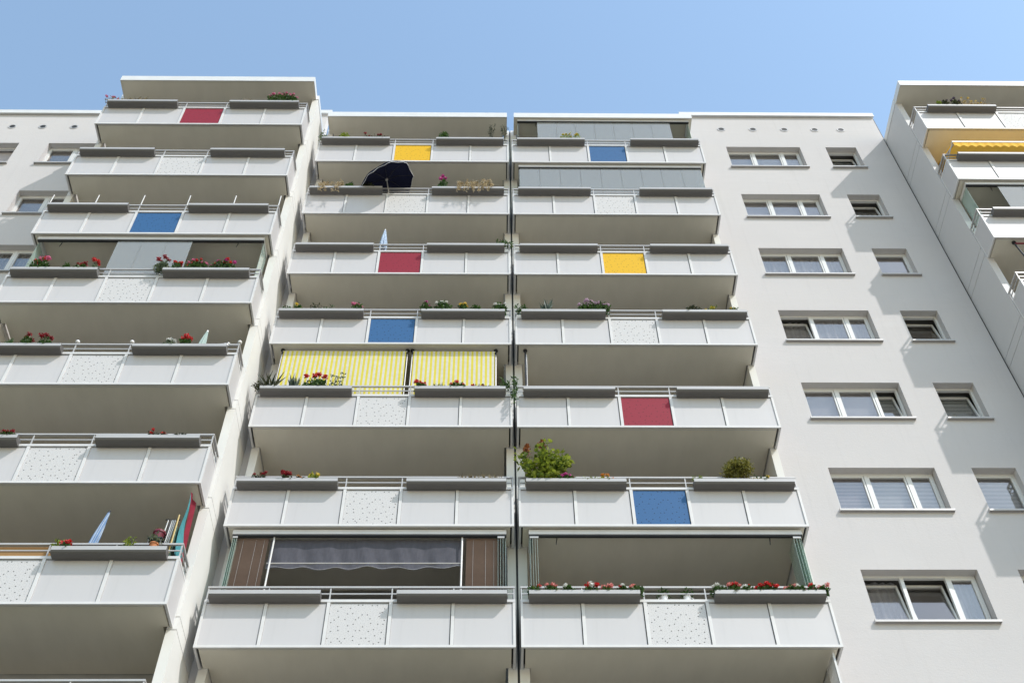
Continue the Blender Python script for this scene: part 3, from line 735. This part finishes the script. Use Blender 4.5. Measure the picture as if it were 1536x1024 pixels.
PLANTS = [
 (1,1,-11.50,-11.10,0.43,'dry','pink','sparse','thin pink flowers'),
 (1,1,-10.90,-10.35,0.40,'dry','','grass','sparse dry sprigs'),
 (1,1,-7.81,-7.29,0.35,'dry','','grass','low dry grass tufts'),
 (1,1,-6.97,-6.05,0.71,'green','pink','heap','bright pink geraniums spilling over the box end'),
 (1,4,-11.06,-10.59,0.61,'green','pink red','gerani','tall green geranium with pink blooms'),
 (1,4,-10.26,-10.12,0.34,'green','','heap','little green sprout'),
 (1,4,-9.98,-9.71,0.37,'green','darkred','gerani','low dark red geraniums'),
 (1,4,-9.60,-9.49,0.43,'pale','red','gerani','single red bloom at the box end'),
 (1,4,-8.20,-7.88,0.66,'pale','darkred','gerani','dark red bloom above silvery leaves'),
 (1,4,-7.79,-7.59,0.50,'green','red','gerani','small red geranium'),
 (1,4,-7.52,-6.99,0.52,'green','pink red','heap','bushy red and pink geraniums'),
 (1,4,-6.95,-6.35,0.50,'green','magenta red','heap','dense row of pink and red blooms'),
 (1,5,-10.68,-10.49,0.39,'green','','grass','wispy green herb'),
 (1,5,-10.34,-10.12,0.50,'green','darkred','gerani','tall dark red geranium'),
 (1,5,-9.97,-9.70,0.44,'green','darkred','gerani','twin dark red geranium heads'),
 (1,5,-7.33,-7.13,0.36,'pale','white','gerani','small white flowers'),
 (1,5,-7.02,-6.78,0.43,'green','red','gerani','round red geranium head'),
 (1,6,-10.20,-9.50,0.25,'green','darkred','heap','dark red geraniums spilling over the box end'),
 (1,6,-7.04,-6.64,0.30,'dark','red','sparse','two red blooms over thin vines'),
 (1,6,-6.55,-6.27,0.22,'dark','','sparse','thin green vine'),
 (1,7,-8.01,-7.89,0.33,'lime','','leafy','yellow green sprig'),
 (1,7,-7.86,-7.67,0.23,'green','red','gerani','low red blooms'),
 (1,7,-6.82,-6.64,0.40,'lime','','leafy','upright light green plant'),
 (2,1,-5.56,-5.32,0.60,'green','','leafy','thin leafy plant past the box end'),
 (2,1,-4.99,-4.68,0.44,'lime','','heap','light green cushion'),
 (2,1,-4.25,-3.60,0.41,'dark','darkred','sparse','low reddish plants'),
 (2,1,-2.06,-1.79,0.60,'green','','heap','round green bush'),
 (2,1,-0.69,-0.41,1.16,'dark','','branch','tall bare branched plant'),
 (2,1,-0.29,-0.07,1.13,'dark','','branch','tall twiggy plant at the box end'),
 (2,2,-5.33,-4.57,0.46,'straw','','trail','dry straw coloured trailing plant'),
 (2,2,-4.50,-4.27,0.40,'green','','heap','small green cushion'),
 (2,2,-4.05,-3.74,0.40,'dark','','heap','dark green low plant'),
 (2,2,-1.98,-1.74,0.75,'green','magenta','gerani','magenta flower cluster'),
 (2,2,-1.46,-0.48,0.64,'straw','','trail','pale straw plant hanging over the box'),
 (2,3,-0.40,0.01,0.41,'green','','leafy','green leafy plant in the box end'),
 (2,4,-5.45,-5.25,0.34,'green','','leafy','small green succulent'),
 (2,4,-5.15,-4.93,0.29,'green','yellow','heap','low yellow flowers'),
 (2,4,-4.78,-4.51,0.35,'dark','','leafy','olive green rosette'),
 (2,4,-4.45,-4.23,0.32,'green','','leafy','small bright green plant'),
 (2,4,-3.79,-3.54,0.38,'green','pink','heap','pink tinged green bush'),
 (2,4,-2.16,-1.94,0.47,'green','magenta','heap','magenta blooms'),
 (2,4,-1.84,-1.46,0.55,'green','white','heap','white flowering dome'),
 (2,4,-1.28,-1.05,0.39,'green','yellow','heap','pale yellow flowers'),
 (2,4,-1.00,-0.76,0.34,'green','','heap','plain green herb'),
 (2,4,-0.46,-0.15,0.45,'green','white','heap','white flowers hanging at the box end'),
 (2,5,-5.59,-5.43,0.18,'dark','','leafy','reddish leafy plant past the box end'),
 (2,5,-5.51,-5.06,0.64,'dark','','aloe','large spiky aloe'),
 (2,5,-4.89,-4.64,0.53,'blue','','grass','blue green grass tuft'),
 (2,5,-4.57,-4.03,0.55,'green','red','gerani','big red geranium against the yellow blind'),
 (2,5,-4.01,-3.68,0.64,'pale','','leafy','pale leaved shrub against the yellow blind'),
 (2,5,-2.16,-1.90,0.29,'green','red','gerani','row of low red geraniums'),
 (2,5,-1.80,-1.47,0.31,'blue','','aloe','grey green spiky plant'),
 (2,5,-1.41,-1.06,0.31,'green','red','gerani','red geraniums in mid box'),
 (2,5,-0.89,-0.48,0.22,'green','red','sparse','single small red bloom'),
 (2,5,-0.37,0.07,0.54,'green','','climb','spiky trailing plant at the box end'),
 (2,6,-5.24,-4.92,0.37,'dark','darkred','sparse','dark red blooms on thin stems'),
 (2,6,-4.59,-4.46,0.26,'dark','darkred','gerani','single dark red bloom'),
 (2,6,-4.41,-4.14,0.22,'dark','orange','sparse','orange and straw sprigs'),
 (2,6,-4.08,-3.87,0.30,'lime','yellow','heap','yellow chrysanthemum dome'),
 (2,6,-1.11,-0.31,0.34,'dry','','grass','sparse dry grass'),
 (3,1,1.48,2.05,0.52,'lime','yellow','leafy','yellow green flowering sprigs'),
 (3,4,0.07,0.33,0.40,'green','','leafy','small leafy plant left of the box'),
 (3,4,0.68,0.92,0.54,'blue','','grass','wispy grey grass'),
 (3,4,1.50,2.29,0.52,'green','lilac','heap','lilac pink flowering bush'),
 (3,4,4.07,4.43,0.37,'dark','','heap','dark green cushion'),
 (3,4,4.55,4.78,0.35,'lime','yellow','sparse','yellowish sprigs'),
 (3,4,5.13,5.34,0.41,'green','yellow','leafy','yellow flowering plant at the box end'),
 (3,6,0.01,1.05,1.02,'lime','','shrub','tall leafy shrub with rusty flower spikes'),
 (3,6,0.85,1.17,0.24,'green','magenta','heap','low magenta petunias'),
 (3,6,1.27,1.91,0.22,'lime','orange','sparse','low green sprigs'),
 (3,6,4.14,4.72,0.66,'olive','','tree','round feathery olive green bush'),
 (3,6,3.52,3.69,0.20,'lime','','leafy','tiny green sprout'),
 (3,6,4.64,5.01,0.19,'green','yellow','sparse','low yellow flowers'),
 (3,7,0.18,0.42,0.23,'green','white red','heap','white geraniums at the left box end'),
 (3,7,0.47,0.72,0.28,'green','salmon','heap','salmon geraniums'),
 (3,7,0.82,1.00,0.22,'green','white','heap','small white geraniums'),
 (3,7,1.19,1.45,0.20,'green','white red','gerani','mixed white and red geraniums'),
 (3,7,1.50,1.70,0.25,'green','salmon','gerani','tall salmon geranium heads'),
 (3,7,1.79,1.96,0.20,'green','white red','heap','white and red blooms beside salmon ones'),
 (3,7,1.97,2.23,0.26,'green','salmon','heap','salmon geraniums spilling over the box end'),
 (3,7,3.47,3.71,0.23,'green','white','heap','white geraniums spilling past the left end'),
 (3,7,3.72,3.99,0.29,'green','salmon red','heap','red and salmon geraniums'),
 (3,7,4.01,4.22,0.26,'green','red white','heap','red geraniums with one white head'),
 (3,7,4.25,4.68,0.28,'green','red','heap','broad deep red geraniums'),
 (3,7,4.78,5.00,0.26,'green','salmon','heap','salmon geraniums between red and white'),
 (3,7,4.96,5.14,0.23,'green','white','heap','white geraniums right of the salmon ones'),
 (3,7,5.16,5.35,0.25,'green','red pink','heap','red and pink blooms'),
 (3,7,5.38,5.57,0.26,'green','salmon','heap','salmon geraniums at the right end'),
 (4,1,12.24,12.38,0.41,'lime','','heap','small yellowish tuft'),
 (4,1,12.43,12.58,0.50,'dark','purple','heap','small purple cushion'),
 (4,1,12.69,12.95,0.54,'dark','purple','heap','larger purple cushion'),
 (4,1,12.97,13.74,0.63,'straw','yellow','leafy','pale yellow shrubby plant'),
]
for i, t in enumerate(PLANTS): plant(*t, seed=i*13+5)

# ------------------------------------------------------------------ parasols
def closed_parasol(x, y, z, top, bot, r, mat, lab, lean=(0,0), capc='black'):
    o = empty('parasol', (x, y, z)); o.rotation_euler = (lean[0], lean[1], 0)
    tag(o, lab, 'parasol', 'closed parasols on the balconies')
    m = MB(); m.tube((0,0,0),(0,0,top-.03),.017,k=8); m.build('pole', M['rail'], o)
    h = top-bot; m = MB()
    prof = [(r*.75,bot),(r*1.0,bot+h*.12),(r*.95,bot+h*.35),(r*.72,bot+h*.62),(r*.42,bot+h*.84),(.022,top-.02),(.0,top)]
    m.lathe(prof, 24, wob=lambda i, q: (1.0 if i % 3 else .66)*(1+.12*math.sin(i*2.1+q*.4)))
    m.build('canopy', M[mat], o)
    m = MB(); m.lathe([(.0,0),(.024,.0),(.02,.05),(0,.06)], 8, (0,0,top-.035)); m.build('finial', M[capc], o)
    return o
closed_parasol(-7.62, -.95, zrow(7)+.22, 2.05, 1.08, .075, 'bluestripe', 'closed blue and white striped parasol on the seventh balcony down, left stack', (0, R(7)))
closed_parasol(-6.80, -.90, zrow(5)+.22, 1.86, .98, .095, 'palegreen', 'closed pale green parasol above the right flower box, fifth balcony down, left stack', (0, R(4)), 'ceramic')
closed_parasol(-10.70, -.90, zrow(5)+.22, 1.62, .85, .085, 'navy', 'closed navy parasol behind the left flower box, fifth balcony down, left stack', (0, R(9)), 'ceramic')
closed_parasol(-3.30, .12, zrow(3)+.22, 1.96, 1.02, .10, 'bluewhite', 'closed blue and white patterned parasol behind the red panel, second stack', (0, 0), 'ceramic')
# the open navy parasol clamped to the railing
o = empty('parasol', (-3.32, .05, zrow(2)+1.02))
tag(o, 'open navy blue parasol clamped to the railing of the second stack', 'parasol')
hub = Vector((-.09, -.20, .50)); nrm = Vector((-.42, -.16, 1)).normalized()
m = MB(); m.tube((.0,0,0), tuple(hub), .014, k=8); m.build('pole', M['rail'], o)
m = MB(); m.box(-.03,.03,-.035,.035,-.03,.06); m.build('clamp', M['rail'], o)
u = nrm.orthogonal().normalized(); v = nrm.cross(u); m = MB(); rb = MB(); tr = MB()
def pp(rad, t, off=0):
    return hub + (u*math.cos(t)+v*math.sin(t))*rad*(1+.04*math.sin(3*t+1)) + nrm*(.09-(.27+.06*math.sin(2*t))*(rad/.80)**2+off)
K = 8; SUB = 6; N = K*SUB; radii = [.0,.2,.4,.6,.76]
def rr(j, i):
    q = (i % SUB)/SUB; s = math.sin(math.pi*q); return radii[j]*(1-.07*s*(radii[j]/.76))
for j in range(4):
    for i in range(N):
        a, b = 2*math.pi*i/N, 2*math.pi*(i+1)/N
        m.face([pp(rr(j,i),a), pp(rr(j,i+1),b), pp(rr(j+1,i+1),b), pp(rr(j+1,i),a)])
for i in range(N):
    a, b = 2*math.pi*i/N, 2*math.pi*(i+1)/N; w0, w1 = (.055+.02*math.sin(i*1.57) for i in (i, i+1))
    m.face([pp(rr(4,i),a), pp(rr(4,i+1),b), pp(rr(4,i+1),b)-nrm*w1, pp(rr(4,i),a)-nrm*w0])
    tr.tube(pp(rr(4,i),a)-nrm*w0, pp(rr(4,i+1),b)-nrm*w1, .006, k=4, caps=False)
for i in range(K):
    a = 2*math.pi*i/K
    for j in range(1,4): rb.tube(pp(radii[j],a,-.014), pp(radii[j+1],a,-.014), .005, k=4)
    rb.tube(hub-nrm*.02, pp(.36,a,-.016), .005, k=4)
m.build('canopy', M['navy'], o); tr.build('trim', M['ceramic'], o); rb.build('rib', M['black'], o)
rb.v and None
m = MB(); m.lathe([(0,-.04),(.035,-.04),(.035,.03),(0,.03)], 10, hub); m.build('hub', M['rail'], o)

# ------------------------------------------------------------------ blinds and awnings
def wavy(m, x0, x1, z0, z1, y, amp, nx=60, nz=8, fx=9, seed=0, bottom=None, mi=0):
    def p(i, j):
        x = x0+(x1-x0)*i/nx; t = j/nz; zb = z0+(bottom(x) if bottom else 0); z = zb+(z1-zb)*t
        return (x, y+amp*(1-t*.8)*(math.sin(x*fx+seed)+.5*math.sin(x*fx*2.3+z*5+seed)), z)
    for i in range(nx):
        for j in range(nz): m.face([p(i,j), p(i+1,j), p(i+1,j+1), p(i,j+1)], mi)
def striped_blind(x0, x1, lab, seed):
    z = zrow(5); o = empty('striped_blind', (x0, .135, z)); tag(o, lab, 'blind', 'yellow striped blinds'); L = x1-x0
    m = MB(); wavy(m, 0, L, 1.03, 2.70, 0, .006, 50, 10, 5, seed); m.build('fabric', M['yellow'], o, smooth=True)
    m = MB(); m.tube((-.02,.02,2.70),(L+.02,.02,2.70),.018,k=8); m.build('top_tube', M['strip'], o)
    for x in (-.028, L+.028):
        m = MB(); m.tube((x,.02,.22),(x,.02,2.74),.014,k=8); m.build('side_pole', M['rail'], o)
        m = MB(); m.lathe([(0,0),(.05,0),(.05,.025),(.03,.04),(0,.04)], 10, (x,.02,2.735)); m.tube((x,.02,2.60),(x,.02,2.735),.02,k=8); m.build('clamp_cap', M['black'], o)
striped_blind(-5.22, -2.44, 'wider yellow and white striped blind, left one on the second stack', 1)
striped_blind(-2.27, -.43, 'narrower yellow and white striped blind, right one beside the dark joint', 4)
def clamp_pole(x, y, z, top, lab, r=.022):
    o = empty('clamp_pole', (x, y, z)); tag(o, lab, 'pole')
    m = MB(); m.tube((0,0,.22),(0,0,top),r,k=10); m.build('shaft', M['black'], o)
    m = MB(); m.tube((r+.006,-.006,.9),(r+.006,-.006,top-.12),.007,k=6); m.build('cord', M['ceramic'], o)
    m = MB(); m.lathe([(0,0),(.045,0),(.05,.03),(.03,.05),(0,.05)], 12, (0,0,top)); m.build('cap', M['black'], o)
clamp_pole(.27, .16, zrow(5), 2.74, 'black clamp pole at the left end of the balcony above the shrub')
# brown slatted blinds and the grey shade in the glazed balcony of the second stack
for x0, x1, lab in ((-5.29, -4.69, 'brown slatted blind left of the grey fabric shade'), (-.95, -.36, 'brown slatted blind right of the grey fabric shade')):
    o = empty('slatted_blind', (x0, .19, 0)); tag(o, lab, 'blind', 'brown slatted blinds'); L = x1-x0
    m = MB(); n = 54
    for k in range(n):
        z = 1.04+k*(1.56/n); m.face([(0,.012,z),(L,.012,z),(L,-.010,z+.0305),(0,-.010,z+.0305)])
    m.build('slats', M['wood'], o)
    m = MB(); m.box(-.005, L+.005, -.02, .03, 2.602, 2.64); m.build('head_rail', M['wood'], o)
    for q in (.22, .62, .88):
        m = MB(); m.tube((L*q,-.022,1.04),(L*q,-.022,2.60),.0022,k=4); m.build('cord', M['rail'], o)
o = empty('fabric_shade', (-4.64, .20, 0)); tag(o, 'dark grey gathered fabric shade hanging between brown slatted blinds', 'awning'); L = 3.63
m = MB(); wavy(m, 0, L, 2.02, 2.62, 0, .018, 110, 9, 8.5, 2)
m.build('fabric', M['awn'], o, smooth=True)
m = MB(); wavy(m, 0, L, 1.88, 2.0, -.04, .012, 110, 3, 8.5, 1, lambda x: .028*math.sin(x*11)+.018*math.sin(x*4.1)+.02*(x/L)); m.build('valance', M['awn'], o, smooth=True)
m = MB()
for i in range(109):
    def zb(x): return 1.88+.028*math.sin(x*11)+.018*math.sin(x*4.1)+.02*(x/L)
    a, b = L*i/110, L*(i+1)/110; m.tube((a,-.055,zb(a)),(b,-.055,zb(b)),.003,k=4,caps=False)
m.build('valance_trim', M['rail'], o)
m = MB(); m.tube((0,-.035,2.01),(L,-.035,2.01),.016,k=8); m.build('front_bar', M['rail'], o)
for x, lab in ((-4.60+.02, 0), (-1.03, 1)):
    m = MB(); m.tube((x+4.64,-.06,1.04),(x+4.64,-.06,2.63),.018,k=8); m.build('guide_pole', M['strip'], o)
for k in range(22):
    pass
# orange awning, far right
z = zrow(2); o = empty('folding_awning', (11.9, YT, z)); tag(o, 'orange folding awning with a scalloped valance, far right stack', 'awning'); L = 5.2
m = MB(); n = 40
for i in range(n):
    a, b = L*i/n, L*(i+1)/n
    m.face([(a,-.26,1.50),(b,-.26,1.50),(b,1.70,2.62),(a,1.70,2.62)])
m.build('fabric', M['orange'], o)
m = MB(); n = 260
for i in range(n):
    a, b = L*i/n, L*(i+1)/n; f = lambda x: 1.275+.035*math.cos(x*2*math.pi/.22)
    g = lambda x: -.275-.012*math.sin(x*2*math.pi/.22)
    m.face([(a,g(a),f(a)),(b,g(b),f(b)),(b,-.275,1.48),(a,-.275,1.48)])
m.build('valance', M['orange'], o, smooth=True)
m = MB(); m.box(-.01, L, -.29, -.25, 1.475, 1.53); m.build('front_bar', M['coping'], o)
m = MB(); m.tube((0,-.26,1.49),(-.16,.45,1.10),.016,k=8); m.build('support_arm', M['strip'], o)
m = MB(); m.tube((.05,1.0,2.2),(.05,-.24,1.48),.02,k=8); m.build('support_arm', M['strip'], o)
# half-seen folded awning under the fourth balcony, far right
z = zrow(4); o = empty('folding_awning', (12.16, YT, z)); tag(o, 'black and red folding awning frame under the third balcony, far right stack', 'awning')
m = MB(); m.tube((0,.12,2.72),(.12,.12,1.5),.022,k=8); m.tube((.24,.12,2.70),(.36,.12,1.6),.016,k=8); m.build('side_arm', M['black'], o)
m = MB(); m.tube((0,.12,2.72),(3.2,.12,2.70),.02,k=8); m.build('front_bar', M['crimson'], o)
m = MB(); m.lathe([(0,0),(.05,0),(.05,.04),(0,.04)], 10, (0,.12,2.73)); m.build('clamp_cap', M['black'], o)

# ------------------------------------------------------------------ things on the seventh balcony down, far left
z = zrow(7); y0 = YT
o = empty('privacy_cloth', (-5.96, y0, z)); tag(o, 'teal and crimson cloth hung at the right end of the left stack', 'cloth')
A, B_, C_, D = (0,.05,2.62), (0,.54,2.72), (0,.56,1.15), (0,.05,1.15)
def sag(m, pts, n=8):
    """triangle fan split finely with a small sag"""
    a, b, c = map(Vector, pts)
    g = lambda i, j: a+(b-a)*(i/n)+(c-a)*(j/n)+Vector((.02*math.sin(i*1.3+j*.9),0,0))
    for i in range(n):
        for j in range(n-i):
            m.face([g(i,j), g(i+1,j), g(i,j+1)])
            if i+j < n-1: m.face([g(i+1,j), g(i+1,j+1), g(i,j+1)])
m = MB(); sag(m, (A, B_, C_)); m.build('crimson_cloth', M['crimson'], o)
m = MB(); sag(m, (A, C_, D)); m.build('teal_cloth', M['teal'], o)
o = empty('patterned_screen', (-6.03, y0, z)); tag(o, 'narrow dark green screen with a gilt edge in front of the teal cloth', 'screen')
m = MB(); m.box(-.012, .012, .06, .50, .22, 1.78); m.build('board', plain('green_pattern', (.08,.13,.10), .6, 0, .6, 14), o)
m = MB(); m.tube((-.02,.055,.22),(-.02,.055,2.05),.014,k=6); m.build('gilt_edge', plain('gilt', (.5,.36,.12), .4), o)
o = empty('drying_rack', (-6.22, y0+.30, z)); tag(o, 'black and white drying rack standing left of the patterned screen', 'drying rack')
m = MB()
for x in (-.07, .06): m.tube((x,0,.22),(x+.02,0,2.16),.012,k=6)
m.tube((-.14,0,2.16),(.12,0,2.16),.012,k=6); m.build('frame', M['black'], o)
m = MB()
for x in (-.10,-.03,.0,.03): m.tube((x-.03,-.03,.5),(x+.02,-.02,2.13),.009,k=6)
m.build('bars', M['ceramic'], o)
o = empty('plant_stand', (-6.40, y0+.26, z)); tag(o, 'slim black plant stand behind the right flower box, left stack', 'plant stand')
m = MB(); m.box(-.13,.13,-.11,.11,1.59,1.615); m.build('top', M['black'], o)
for sx in (-.11,.11):
    for sy in (-.09,.09):
        m = MB(); m.tube((sx,sy,.22),(sx,sy,1.59),.011,k=6); m.build('leg', M['black'], o)
o = empty('flower_pot', (-6.38, y0+.26, z+1.615)); tag(o, 'glossy maroon flower pot beside the drying rack', 'flower pot')
m = MB(); m.lathe([(0,0),(.07,0),(.10,.15),(.115,.15),(.115,.19),(.095,.19),(.09,.16),(0,.16)], 20); m.build('pot', M['maroon'], o, smooth=False)
m = MB(); rng = random.Random(3); clump(m, rng, -.08, .08, 0, .17, .10, 46, .05, depth=.07)
tag(m.build('potted_plant', M['dry'], None, (-6.38, y0+.26, z+1.615)), 'small dry plant in the maroon pot', 'plant')
o = empty('flower_pot', (-6.28, y0-.10, z+1.09)); tag(o, 'small orange flower pot at the right end of the left flower box row', 'flower pot')
o['label'] = 'small orange pot standing on the right flower box, seventh balcony down, left stack'
m = MB(); m.lathe([(0,0),(.05,0),(.07,.10),(.08,.10),(.08,.125),(.0,.125)], 16); m.build('pot', M['terracotta'], o)
m = MB(); rng = random.Random(8); clump(m, rng, -.13, .11, 0, .12, .24, 60, .06, depth=.09); 
for q in range(4): stem(m, rng, (0,0,.1), (rng.uniform(-.1,.1),0,.33), .004)
q = m.build('potted_plant', M['pale'], None, (-6.28, y0-.10, z+1.09)); tag(q, 'pale leaved plant growing from the small orange pot, left stack', 'plant')
o = empty('reed_mat', (-9.3, y0+.075, z)); tag(o, 'brown reed mat behind the railing, left edge of the picture', 'screen')
m = MB(); m.box(-2.1, 1.32, 0, .015, .22, 1.30); m.build('mat', M['bamboo'], o)

# ---- ball lamps and dove, fifth balcony down, far left
W = COLS[1]['W']
for k, nmx in ((2,'left'),(3,'middle'),(5,'right')):
    x = -11.54+min(k*W/5, W-.02); o = empty('post_lamp', (x, YT+.022, zrow(5)+1.334))
    tag(o, f'{nmx} one of three small white ball lamps on the railing posts, left stack', 'lamp', 'ball lamps on the railing posts')
    m = MB(); m.lathe([(.018,0),(.018,.02),(.04,.03),(.05,.05)], 12); m.build('base', M['rail'], o)
    m = MB(); m.lathe([(.028,.045),(.044,.065),(.046,.085),(.032,.112),(.0,.122)], 12); m.build('globe', M['ceramic'], o, smooth=True)
m = MB()
def blob(c, r, sc):
    k = 10; rings = 7; n = len(m.v)
    for q in range(rings):
        a = math.pi*q/(rings-1)
        for i in range(k):
            t = 2*math.pi*i/k; m.v.append((c[0]+r*sc[0]*math.sin(a)*math.cos(t), c[1]+r*sc[1]*math.sin(a)*math.sin(t), c[2]+r*sc[2]*math.cos(a)))
    for q in range(rings-1):
        for i in range(k):
            j = (i+1) % k; m.f.append((n+q*k+i, n+(q+1)*k+i, n+(q+1)*k+j, n+q*k+j)); m.m.append(0)
blob((0,0,.06), .05, (1.35,.8,.85)); blob((.055,0,.115), .028, (1,1,1)); m.tube((.08,0,.115),(.10,0,.108),.008,.001,k=5); m.tube((-.05,0,.07),(-.125,0,.10),.03,.008,k=6); m.tube((0,0,0),(0,0,.03),.03,.02,k=8)
tag(m.build('bird_figurine', M['ceramic'], None, (-6.07, YT-.11, zrow(5)+1.09), smooth=True), 'white dove figurine at the right end of a flower box, left stack', 'figurine')

# ---- two white cups on the ledge between the geranium boxes
for x, nmx, s in ((2.64,'left',-1),(3.05,'right',1)):
    o = empty('planter_cup', (x, .10, 1.0225)); tag(o, f'white cup with a herb, {nmx} one of two between the geranium boxes', 'cup', 'white cups on the ledge')
    m = MB(); m.lathe([(0,0),(.05,0),(.068,.15),(.062,.15),(.05,.02),(0,.02)], 18); m.build('bowl', M['ceramic'], o, smooth=False)
    m = MB(); pts = [(s*.055,0,.04),(s*.10,0,.05),(s*.115,0,.085),(s*.10,0,.12),(s*.06,0,.125)]
    for a, b in zip(pts, pts[1:]): m.tube(a, b, .009, k=6)
    m.build('handle', M['ceramic'], o)
    m = MB(); rng = random.Random(int(x*10)); clump(m, rng, -.12, .12, 0, .12, .20, 70, .06, depth=.09)
    for q in range(5): stem(m, rng, (0,0,.05), (rng.uniform(-.1,.1),rng.uniform(-.05,.05),.25), .004)
    tag(m.build('potted_plant', M['green'], None, (x, .10, 1.0225)), f'green herb in the {nmx} of the two white cups', 'plant')

# ------------------------------------------------------------------ light, sky, camera
sund = Vector((1.27, -1.0, 1.743)).normalized()
sun = bpy.data.lights.new('sun', 'SUN'); sun.energy = SUN; sun.angle = R(.53); sun.color = (1, .965, .91)
so = bpy.data.objects.new('sun', sun); COL.objects.link(so); so.rotation_euler = sund.to_track_quat('Z', 'Y').to_euler(); so.location = (20,-30,40)
w = bpy.data.worlds.new('World'); scene.world = w; w.use_nodes = True; nt = w.node_tree
bg = nt.nodes['Background']; sky = nt.nodes.new('ShaderNodeTexSky'); sky.sky_type = 'NISHITA'; sky.sun_disc = False
sky.sun_elevation = math.asin(sund.z); sky.sun_rotation = math.atan2(sund.x, sund.y)
sky.air_density = AIR; sky.dust_density = DUST; sky.ozone_density = OZ; sky.altitude = 100
nt.links.new(sky.outputs[0], bg.inputs[0]); bg.inputs[1].default_value = SKY

cx, cy, cz, yaw, pit, rol, f = -0.41907, -16.43926, -12.58997, -0.023492, 0.908571, -0.015479, 1754.697006
def rot(v):
    x, y, z = v
    c, s = math.cos(rol), math.sin(rol); x, z = c*x-s*z, s*x+c*z
    c, s = math.cos(pit), math.sin(pit); y, z = c*y-s*z, s*y+c*z
    c, s = math.cos(yaw), math.sin(yaw); x, y = c*x-s*y, s*x+c*y
    return Vector((x, y, z))
X, Y, Z = rot((1,0,0)), rot((0,0,1)), -rot((0,1,0))
cam = bpy.data.cameras.new('camera'); co = bpy.data.objects.new('camera', cam); COL.objects.link(co)
co.matrix_world = Matrix(((X.x,Y.x,Z.x,cx),(X.y,Y.y,Z.y,cy),(X.z,Y.z,Z.z,cz),(0,0,0,1)))
cam.sensor_width = 36; cam.lens = 36*f/1536; cam.clip_end = 2000; cam.clip_start = .1
scene.camera = co
scene.view_settings.view_transform = 'Standard'; scene.view_settings.look = 'None'
scene.view_settings.exposure = EXPO; scene.view_settings.gamma = 1
